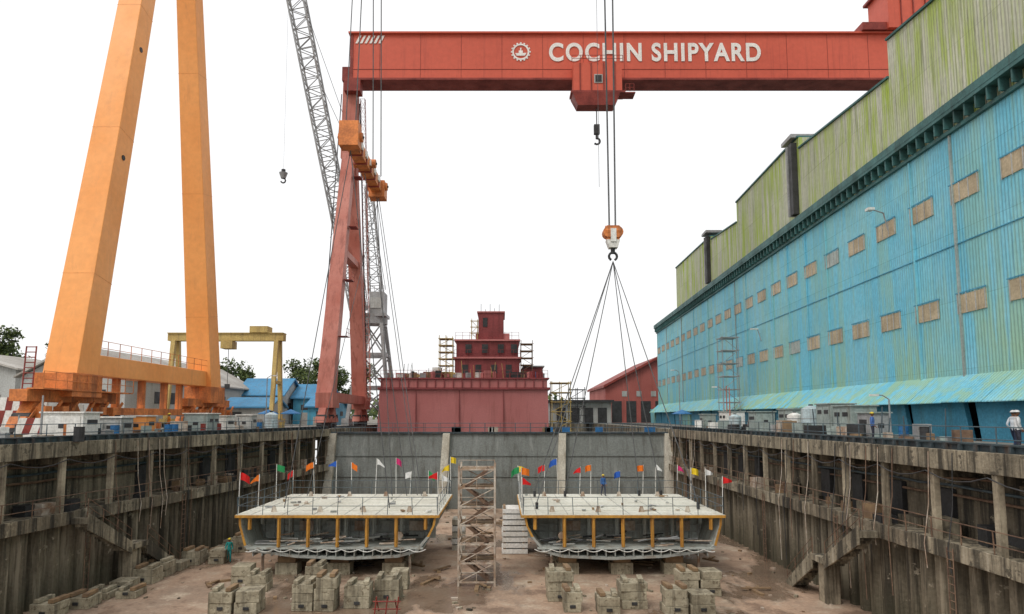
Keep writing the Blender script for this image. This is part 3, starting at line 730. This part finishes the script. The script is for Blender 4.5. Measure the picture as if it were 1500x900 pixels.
# ------------------------------------------------------------------ keel blocks
def keel(x,y,w_,h,n=1,d=1.3):
    m=MB(); 
    for k in range(n):
        cx=x+(k-(n-1)/2)*(w_+.12); z=ZF; hh=h*R.uniform(.8,1.05); L=max(1,round(hh/.6)); st=hh/(L+.35)
        for i in range(L):
            m.rbox((cx+R.uniform(-.05,.05),y+R.uniform(-.06,.06),z+st/2),(w_*R.uniform(.94,1.04),d*R.uniform(.94,1.04),st-.012),R.uniform(-.07,.07),m_block); z+=st
        if R.random()<.75:
            for q in (-.3,.3): m.rbox((cx+q*w_,y,z+.12),(.3,d*.9,.2),R.uniform(-.1,.1),m_wood if R.random()<.4 else m_block)
        m.box(cx-.16,cx+.16,y-d/2-.07,y-d/2-.03,ZF+.22,ZF+.4,m_dark)
    m.obj('keel_block',bevel=.035)
for a in ((-14.6,38.9,1.3,1.7,2),(-16.6,45.2,1.2,1.6,1),(-15.0,43.6,1.2,1.4,1),(-10.4,39.4,1.15,2.0,2),(-11.6,43.8,1.1,1.6,1),(-8.1,40.0,1.4,1.4,1),(-6.7,41.4,1.5,1.8,1),
          (-6.4,44.2,1.1,1.4,1),(3.4,41.4,1.5,2.0,1),(3.9,39.3,1.0,1.2,1),(5.8,38.6,1.2,1.2,1),(7.4,39.9,1.5,1.8,1),(10.2,38.7,1.3,1.5,2),(11.9,42.6,1.2,1.6,2),
          (-20.0,56,1.3,1.4,2),(-19,63,1.3,1.2,2)): keel(*a)
y=38.0
while y<60:
    xw=-26.3+(y-35)*.1234
    keel(xw+R.uniform(1.6,2.0),y,1.3,R.choice((.7,.9,1.1)),1,1.4)
    if R.random()<.55: keel(xw+R.uniform(3.3,3.7),y+.3,1.2,R.choice((.6,.8,1.2)),1,1.4)
    y+=1.9
# ------------------------------------------------------------------ access tower
e=empty('access_stair_tower'); m=MB()
x0,x1,y0,y1=-2.75,-.45,44.4,47.0; zt=-1.9
for x in (x0,x1):
    for y in (y0,y1): m.beam((x,y,ZF),(x,y,zt+R.uniform(.2,.5)),.12,.12,m_rust)
nl=6
for i in range(nl+1):
    z=ZF+.25+(zt-ZF-.25)*i/nl
    for y in (y0,y1): m.beam((x0,y,z),(x1,y,z),.08,.1,m_rust)
    for x in (x0,x1): m.beam((x,y0,z),(x,y1,z),.08,.1,m_rust)
    if i<nl:
        z2=ZF+.25+(zt-ZF-.25)*(i+1)/nl
        m.cyl((x0,y0,z),(x1,y0,z2),.035,m_rust,5); m.cyl((x1,y1,z),(x0,y1,z2),.035,m_rust,5); m.cyl((x0,y0,z2),(x0,y1,z),.035,m_rust,5); m.cyl((x1,y0,z2),(x1,y1,z),.035,m_rust,5)
        a,b_=(x0+.4,x1-.4) if i%2 else (x1-.4,x0+.4)
        for yy in (y0+.5,y0+1.3): m.beam((a,yy,z),(b_,yy,z2),.05,.18,m_railr)
        for k in range(6): xx=a+(b_-a)*(k+.5)/6; m.box(xx-.13,xx+.13,y0+.5,y0+1.3,z+(z2-z)*(k+.5)/6,z+(z2-z)*(k+.5)/6+.03,m_railr)
        m.box(x0+.05,x1-.05,y0+1.4,y1-.05,z2-.09,z2-.04,m_wood)
    railing(m,[(x0,y0,z),(x1,y0,z)],.6,1.1,.025,m_rust,1)
m.obj('frame_and_stairs',e)
m=MB()
for i in range(8):
    z=ZF+.05+i*.44
    m.box(.05+R.uniform(-.06,.06),2.0+R.uniform(-.06,.06),54.5+R.uniform(-.05,.05),57,z,z+.34,m_white)
    m.box(.1,.3,54.55,56.9,z+.341,z+.439,m_wood); m.box(1.6,1.8,54.55,56.9,z+.341,z+.439,m_wood)
m.obj('stacked_white_panels')
m=MB()
for i in range(5): m.box(-4.0,-3.0,56,58,ZF+i*.5,ZF+i*.5+.42,m_white if i%2 else m_gatel)
m.obj('stacked_crates')
m=MB()
for x in (-6.9,-6.3,-5.7): m.cyl((x,38.2,ZF),(x+.1,38.2,ZF+.95),.04,m_redd)
for z in (.3,.7): m.cyl((-7,38.2,ZF+z),(-5.5,38.2,ZF+z),.035,m_redd)
for x in (-6.8,-5.8): m.cyl((x,39.0,ZF),(x,38.2,ZF+.8),.035,m_redd)
m.obj('red_trestle')
for i in range(26):
    m=MB(); x=R.uniform(-22,18); y=R.uniform(39,74)
    if R.random()<.75: m.rbox((x,y,ZF+.06),(R.uniform(1,2.5),.25,.12),R.uniform(0,3),m_wood); m.rbox((x+.2,y+.3,ZF+.16),(R.uniform(.8,2),.2,.08),R.uniform(0,3),m_wood); m.obj('timber_plank')
    else:
        pts=[(x+math.cos(a)*(.5+.04*a)+a*.12,y+math.sin(a)*.5,ZF+.05) for a in [q*.5 for q in range(24)]]; m.tube(pts,.03,R.choice((m_dark,m_rust)),5); m.obj('coiled_hose')
m=MB()
for i in range(260):
    x=R.uniform(-23,19.3); y=R.uniform(38,76); q=R.uniform(.05,.22)
    m.rbox((x,y,ZF+q*.3),(q*R.uniform(1,2.2),q,q*.6),R.uniform(0,3),R.choice((m_block,m_wood,m_concd,m_rust)))
m.obj('rubble')

# ------------------------------------------------------------------ quay clutter
def cabin(name,x,y,w_,d,h,mat,roof=m_white):
    m=MB()
    m.box(x-w_/2,x+w_/2,y-d/2,y+d/2,.12,h,mat); m.box(x-w_/2-.12,x+w_/2+.12,y-d/2-.12,y+d/2+.12,h,h+.1,roof)
    m.box(x-w_/2+.01,x+w_/2-.01,y-d/2+.01,y+d/2-.01,0,.12,m_dark)
    sgn=1 if x<0 else -1; xs=x+sgn*w_/2
    n=max(1,int(d/1.1))
    for i in range(n):
        a=y-d/2+.15+i*(d-.3)/n; m.box(*sorted((xs+sgn*.002,xs+sgn*.05)),a+.06,a+(d-.3)/n-.06,.3,h-.2,mat)
        m.box(*sorted((xs+sgn*.051,xs+sgn*.08)),a+.2,a+(d-.3)/n-.2,h-.7,h-.4,m_dark)
    a=x-w_/2+.15; m.box(a,x+w_/2-.15,y-d/2-.05,y-d/2-.002,.3,h-.2,mat); m.box(x-.2,x+.2,y-d/2-.08,y-d/2-.051,h*.45,h*.62,m_dark)
    m.obj(name,bevel=.015)
for x,y,w_,d,h,mt in ((25.0,48.6,1.8,2.6,2.2,m_kiosk),(25.4,52.2,1.8,2.4,2.4,m_kiosk),(24.6,45.4,1.3,1.6,1.7,m_grey),(26.2,61,2,3,2.1,m_kiosk),(25,66,1.8,2,1.9,m_kiosk),(25.5,76,2,2.5,2,m_white),(24,80,1.4,1.6,1.7,m_kiosk)):
    cabin('electrical_kiosk',x,y,w_,d,h,mt,m_kiosk)
for x,y,w_,d,h,mt in ((-27.6,44,2.6,1.8,1.7,m_white),(-27.8,49.5,1.6,1.6,1.4,m_wallg),(-26.0,59.5,2,2.4,1.7,m_kiosk),(-26.3,64.5,1.6,2,1.5,m_white),(-26,70,1.5,1.5,1.6,m_wallg),(-28.6,54.5,1.5,1.5,1.5,m_orange)):
    cabin('equipment_cabinet',x,y,w_,d,h,mt)
def tank(x,y,r,h,mat):
    m=MB(); m.cyl((x,y,.25),(x,y,h),r,mat,18); m.cyl((x,y,h),(x,y,h+r*.35),r,mat,18,r2=r*.3); m.cyl((x,y,h+r*.35),(x,y,h+r*.5),r*.25,m_dark,8)
    for k in range(3): a=k*2.1; m.box(x+r*.7*math.cos(a)-.08,x+r*.7*math.cos(a)+.08,y+r*.7*math.sin(a)-.08,y+r*.7*math.sin(a)+.08,0,.25,m_dark)
    for z in (.7,1.3): m.cyl((x,y,z),(x,y,z+.06),r+.02,m_grey,18)
    m.obj('storage_tank')
for a in ((24.9,55.2,.75,2.1,m_tank),(24.5,57.4,.6,1.6,m_white),(-25.2,75,.7,1.7,m_tank),(-26,77.2,.7,1.8,m_bluet),(23.8,70,.6,1.5,m_tank)): tank(*a)
def drum(x,y,mat):
    m=MB(); m.cyl((x,y,0),(x,y,.88),.29,mat,12)
    for z in (.02,.3,.58,.86): m.cyl((x,y,z),(x,y,z+.03),.31,mat,12)
    m.obj('oil_drum')
for i in range(14): drum(R.choice((-1,1))*R.uniform(24.6,27.4),R.uniform(40,80),R.choice((m_bluet,m_redd,m_dark,m_olive)))
def pole(x,y,h,lamp=True,mat=m_grey):
    m=MB(); m.cyl((x,y,0),(x,y,h),.08,mat,8,r2=.05); m.box(x-.2,x+.2,y-.2,y+.2,0,.12,m_conc)
    if lamp:
        s_=1 if x<0 else -1; m.tube([(x,y,h),(x+s_*.4,y,h+.25),(x+s_*.8,y,h+.3)],.04,mat); m.box(min(x+s_*.7,x+s_*1.2),max(x+s_*.7,x+s_*1.2),y-.12,y+.12,h+.2,h+.32,m_white)
    m.obj('lamp_post' if lamp else 'mast')
for a in ((24.6,76,4.5,True),(24.3,73,4.6,False,m_leg),(25.8,78.5,5,False,m_leg),(24.9,44,2.6,True),(-27.5,80,6,True),(26,100,8,True),(-28.5,42.5,2.8,False)): pole(*a)
def umbrella(x,y,h,mat):
    m=MB(); m.cyl((x,y,0),(x,y,h),.03,m_grey); m.cyl((x,y,h-.45),(x,y,h+.05),1.3,mat,8,r2=.05,cap=False)
    m.cyl((x,y,h-.52),(x,y,h-.45),1.3,mat,8,cap=False); m.obj('parasol',recalc=False)
umbrella(-25.4,82.5,2.3,m_bluet); umbrella(22.6,86,2.3,m_bluet); umbrella(-28.6,84,2.3,m_bluet)
def barrier(x,y,L,h):
    m=MB(); n=int(L/.5)
    for i in range(n):
        a=x+i*.5
        m.prism([(a,y,.35),(a+.5,y,.35),(a+.5+.35,y,h),(a+.35,y,h)],(0,.06,0),m_redd if i%2 else m_white)
    for a in (x+.2,x+L-.1): m.box(a,a+.08,y+.07,y+.15,0,h+.2,m_grey)
    m.obj('striped_barrier')
for a in ((-34.8,46.2,3.2,1.9),(-31.0,43.6,2.8,1.4),(-37.0,50,3.5,2.9),(-33.3,42.3,2,1.1)): barrier(*a)
m=MB()
for i in range(120):
    sgn=R.choice((-1,1)); y=R.uniform(38,80); x=R.uniform(22.5,27.5) if sgn>0 else -R.uniform(25.5,29.5)-(80-y)*.02
    if sgn<0 and x>-26.3+(y-35)*.1234-1.4: x=-26.3+(y-35)*.1234-1.8
    hh=R.uniform(.2,1.2)
    m.rbox((x,y,hh/2+.002),(R.uniform(.2,1.0),R.uniform(.3,1.4),hh),R.uniform(0,3),R.choice((m_wood,m_grey,m_white,m_rust,m_dark,m_kiosk,m_oranged if sgn<0 else m_grey,m_kiosk,m_railr)))
    if i%5==0: m.cyl((x,y,0),(x+R.uniform(-.2,.2),y,R.uniform(1.2,2.2)),.04,m_rail,5)
m.obj('pile_of_crates')

# ------------------------------------------------------------------ background buildings
def shed(name,x0,x1,y0,y1,eave,ridge,wall,roof,axis='y'):
    e=empty(name); m=MB(); m.box(x0,x1,y0,y1,0,eave,wall)
    if axis=='y':
        xm=(x0+x1)/2; m.prism([(x0,y0+.01,eave),(x1,y0+.01,eave),(xm,y0+.01,ridge)],(0,y1-y0-.02,0),wall)
        r=MB(); r.prism([(x0-.6,y0-.6,eave-.15),(xm,y0-.6,ridge+.05),(x1+.6,y0-.6,eave-.15),(x1+.6,y0-.6,eave+.1),(xm,y0-.6,ridge+.35),(x0-.6,y0-.6,eave+.1)],(0,y1-y0+1.2,0),roof)
    else:
        ym=(y0+y1)/2; m.prism([(x0+.01,y0,eave),(x0+.01,y1,eave),(x0+.01,ym,ridge)],(x1-x0-.02,0,0),wall)
        r=MB(); r.prism([(x0-.5,y0-.6,eave-.15),(x0-.5,ym,ridge+.05),(x0-.5,y1+.6,eave-.15),(x0-.5,y1+.6,eave+.1),(x0-.5,ym,ridge+.35),(x0-.5,y0-.6,eave+.1)],(x1-x0+1.0,0,0),roof)
    m.obj('walls',e); r.obj('roof',e)
    m=MB(); y=y0+3
    while y<y1-3:
        m.box(x0-.05,x0-.002,y,y+2,eave*.5,eave*.75,m_dark); m.box(x1+.002,x1+.05,y,y+2,eave*.5,eave*.75,m_dark); y+=4.5
    x=x0+1.5
    while x<x1-2: m.box(x,x+1.5,y0-.05,y0-.002,eave*.55,eave*.75,m_dark); x+=4
    xm=(x0+x1)/2; m.box(xm-1.5,xm+1.5,y0-.06,y0-.003,0,eave*.45,m_roofg); m.obj('windows_and_doors',e)
shed('grey_warehouse',-62,-48.5,88,134,6.6,10.4,m_wallg,m_roofg)
shed('grey_warehouse',-86,-67,94,112,8.0,10.5,m_wallg,m_roofg)
shed('blue_roof_shed',-49.5,-41,128,140,5.4,8.6,m_wallg,m_roofb,'x')
shed('blue_roof_shed',-40.2,-34,132,142,5.0,7.6,m_blued,m_roofb,'x')
shed('blue_roof_shed',-45.5,-38,112,120,3.0,4.4,m_wallg,m_roofb,'x')
shed('blue_roof_shed',-34,-29,120,128,3.2,4.6,m_blued,m_roofb,'x')
e=empty('red_shed'); m=MB()
m.prism([(25,165,0),(48,165,0),(48,165,19),(38,165,15.5),(25,165,8.5)],(0,30,0),m_brick); m.obj('walls',e)
m=MB(); m.prism([(24.5,164,8.4),(38,164,15.5),(48,164,19.2),(48,164,19.8),(38,164,16.1),(24.5,164,9.0)],(0,32,0),m_redd); m.obj('roof',e)
m=MB()
for x in (26.5,30,33.5,37): m.box(x,x+2.4,164.9,164.997,.1,5.2,m_dark)
for x in (29,32.5,36): m.box(x,x+1.2,164.9,164.997,6.3,7.6,m_wallg)
m.obj('openings',e)
e=empty('low_workshop'); m=MB(); m.box(10.5,24,150,165,0,4.6,m_wallg); m.obj('walls',e); m=MB(); m.box(10,24.5,149,166,4.6,5.1,m_dark); m.obj('roof',e)
m=MB()
for x in (12,15,18,21): m.box(x,x+2,149.9,149.997,.1,3.4,m_dark)
m.obj('openings',e)
m=MB(); scaffold(m,14,17,140,143,0,7,2,1,4,.08,m_dark); m.obj('scaffold_tower')
e=empty('yellow_gantry_crane'); m=MB()
m.box(-46.5,-30.4,94.4,95.6,12,13,m_olive); m.box(-46.5,-30.4,94.2,95.8,13.0,13.12,m_olive); m.box(-35,-32.5,94,96,13.12,14,m_olive)
for x in (-31.3,-45.6):
    for sg in (-1,1): m.beam((x,95+sg*.6,12),(x,95+sg*2.0,1),.6,.6,m_olive,.5,.5)
    m.box(x-.4,x+.4,92,98,.6,1.2,m_olive); m.box(x-.25,x+.25,93.8,96.2,6,6.4,m_olive)
    for y in (92.8,97.2): m.cyl((x-.2,y,.35),(x+.2,y,.35),.35,m_dark,10)
m.obj('frame',e); m=MB(); m.box(-39,-37.4,94.1,95.9,10.9,11.95,m_olive); m.cyl((-38.2,95,10.9),(-38.2,95,6),.04,m_cable); m.box(-38.5,-37.9,94.8,95.2,5.4,6,m_dark); m.obj('hoist',e)

# ------------------------------------------------------------------ trees
def tree(x,y,h,r,name='broadleaf_tree',nl=1700,ls=.5):
    m=MB(); rr=random.Random(int(x*13+y))
    top=V((x+rr.uniform(-.5,.5),y,h*.6)); m.cyl((x,y,0),top,h*.03,m_bark,8,r2=h*.014)
    cl=[]
    for i in range(15):
        a=rr.uniform(0,6.28); z=h*rr.uniform(.42,.93); d=r*rr.uniform(.2,.95)*(1-.5*max(0,(z/h-.65)/.3))
        c=V((x+math.cos(a)*d,y+math.sin(a)*d,z)); cl.append((c,r*rr.uniform(.22,.45)))
        m.cyl(V((x,y,h*rr.uniform(.3,.55))),c,h*.009,m_bark,5,r2=h*.003)
    for i in range(nl):
        c,cr=rr.choice(cl); d=V((rr.gauss(0,1),rr.gauss(0,1),rr.gauss(0,.8))).normalized()*cr*rr.uniform(.5,1.15)
        p=c+d; a=V((rr.gauss(0,1),rr.gauss(0,1),rr.gauss(0,1))).normalized(); b_=a.cross(V((rr.gauss(0,1),rr.gauss(0,1),1))).normalized(); s_=ls*rr.uniform(.5,1.2)
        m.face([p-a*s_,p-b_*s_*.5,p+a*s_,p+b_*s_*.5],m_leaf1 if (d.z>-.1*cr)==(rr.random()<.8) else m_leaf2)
    m.obj(name,recalc=False)
for a in ((-101,141,20,6),(-93,146,18.5,5),(-110,148,18,6),(-66,172,16,5.5),(-72,176,15,5),(-50,182,17,5.5),(-46,186,16.5,5),(-55,190,18,6),(-39,190,16,5)): tree(*a)
m=MB(); rr=random.Random(3)
for i in range(5000):
    x=rr.uniform(-260,260); y=rr.uniform(330,350); hh=(7+4*math.sin(x*.09)+3*math.sin(x*.31))*rr.random()**.6
    s_=rr.uniform(.7,1.6); a=rr.uniform(0,3.1); d=V((math.cos(a),.3,math.sin(a))).normalized(); b_=V((-math.sin(a),.3,math.cos(a)))
    p=V((x,y,hh)); m.face([p-d*s_,p-b_*s_*.6,p+d*s_,p+b_*s_*.6],rr.choice((m_leaf1,m_leaf2)))
m.obj('distant_trees',recalc=False)

# ------------------------------------------------------------------ people
def person(x,y,z,yaw,shirt,pants,hat,pose='stand'):
    e=empty('worker',(0,0,0))
    ms=W('shirt',shirt,None,4,None,rough=.9,bmp=0); mp=W('trousers',pants,None,4,None,rough=.9,bmp=0); mh=W('helmet',hat,None,4,None,rough=.35,bmp=0)
    st=.16 if pose=='walk' else .0
    J=[((0,0,.95),.135),((0,0,1.12),.125),((0,.0,1.32),.15),((0,.0,1.45),.09),((0,-.01,1.54),.058),
       ((.17,0,1.42),.07),((.24,.03+st*.5,1.14),.05),((.22,-.12,.93),.034),((-.17,0,1.42),.07),((-.24,.03-st*.5,1.14),.05),((-.22,-.12,.93),.034),
       ((.09,0,.9),.1),((.1,-.03-st*.6,.5),.065),((.1,.03-st,.09),.045),((.11,-.16-st,.045),.04),((-.09,0,.9),.1),((-.1,-.03+st*.4,.5),.065),((-.1,.03+st*1.3,.09),.045),((-.11,-.16+st*1.3,.045),.04),
       ((.215,-.165,.88),.032),((-.215,-.165,.88),.032)]
    E=[(0,1),(1,2),(2,3),(3,4),(3,5),(5,6),(6,7),(7,19),(3,8),(8,9),(9,10),(10,20),(0,11),(11,12),(12,13),(13,14),(0,15),(15,16),(16,17),(17,18)]
    roots=[0]
    for sg,h in ((1,19),(-1,20)):
        for k,(dx,L) in enumerate(((-.024,.07),(-.008,.08),(.009,.075),(.025,.06),(-.04,.045))):
            b0=len(J); hx=sg*.215; roots.append(b0); ln=L if k<4 else .04
            ox=dx*sg*-1
            J += [((hx+ox*.6,-.17,.88),.01),((hx+ox,-.17-ln*.6,.86),.009),((hx+ox*1.2,-.17-ln*.9,.86-ln*.7),.008)]
            E += [(b0,b0+1),(b0+1,b0+2)]
    me=bpy.data.meshes.new('body'); me.from_pydata([j[0] for j in J],E,[]); o=bpy.data.objects.new('body_tmp',me); S.collection.objects.link(o)
    md=o.modifiers.new('s','SKIN'); md.use_smooth_shade=True
    for i,j in enumerate(J):
        sv=me.skin_vertices[0].data[i]; sv.radius=(j[1],j[1]); sv.use_root=i in roots
    sb=o.modifiers.new('ss','SUBSURF'); sb.levels=1; sb.render_levels=1
    dg=bpy.context.evaluated_depsgraph_get(); me2=bpy.data.meshes.new_from_object(o.evaluated_get(dg)); bpy.data.objects.remove(o)
    me2.materials.clear()
    for q in (ms,mp,m_skin,m_dark): me2.materials.append(q)
    for p in me2.polygons:
        c=p.center; k=0
        if c.z>1.49: k=2
        elif c.z<.105: k=3
        elif abs(c.x)>.16 and c.z<.96 and c.y<-.08: k=2
        elif c.z<.96 and abs(c.x)<.2: k=1
        p.material_index=k
    Mt=Matrix.Translation((x,y,z))@Matrix.Rotation(yaw,4,'Z')
    b=bpy.data.objects.new('body',me2); S.collection.objects.link(b); b.matrix_world=Mt; b.parent=e
    h=MB(); nu,nv=14,10
    def sph(cx,cy,cz,rx,ry,rz,mat,v0=0,v1=nv):
        for i in range(v0,v1):
            for j in range(nu):
                q=[]
                for (ii,jj) in ((i,j),(i,j+1),(i+1,j+1),(i+1,j)):
                    th=math.pi*ii/nv; ph=2*math.pi*jj/nu; q.append((cx+rx*math.sin(th)*math.cos(ph),cy+ry*math.sin(th)*math.sin(ph),cz+rz*math.cos(th)))
                h.face(q,mat)
    sph(0,-.01,1.64,.076,.095,.115,m_skin); sph(0,.012,1.66,.082,.095,.112,m_hair,0,6)
    h.prism([(-.015,-.1,1.62),(.015,-.1,1.62),(0,-.095,1.665)],(0,-.025,-.005),m_skin)
    for sg in (-1,1): sph(sg*.03,-.098,1.655,.011,.006,.007,m_dark); sph(sg*.078,0,1.64,.012,.02,.032,m_skin)
    h.box(-.025,.025,-.103,-.09,1.583,1.592,m_redd)
    sph(0,0,1.69,.105,.125,.095,mh,0,5); h.cyl((0,-.01,1.685),(0,-.01,1.697),.135,mh,16)
    hh=h.obj('head_and_helmet',recalc=False,smooth=True); hh.matrix_world=Mt; hh.parent=e
person(-20.1,51.5,ZF,.4,(.03,.35,.33),(.03,.28,.28),(.8,.6,.05),'walk')
person(22.0,29.3,0,1.2,(.75,.75,.75),(.05,.05,.07),(.8,.8,.8)); person(22.6,30.3,0,1.8,(.6,.65,.7),(.03,.04,.08),(.8,.8,.8),'walk')
person(22.4,41.5,0,1.0,(.1,.2,.5),(.05,.05,.07),(.8,.6,.05)); person(-27.4,56.5,0,-1,(.6,.2,.03),(.05,.05,.1),(.8,.6,.05),'walk')
person(8.5,58,DZ,.3,(.05,.15,.4),(.05,.06,.1),(.8,.6,.05),'walk')
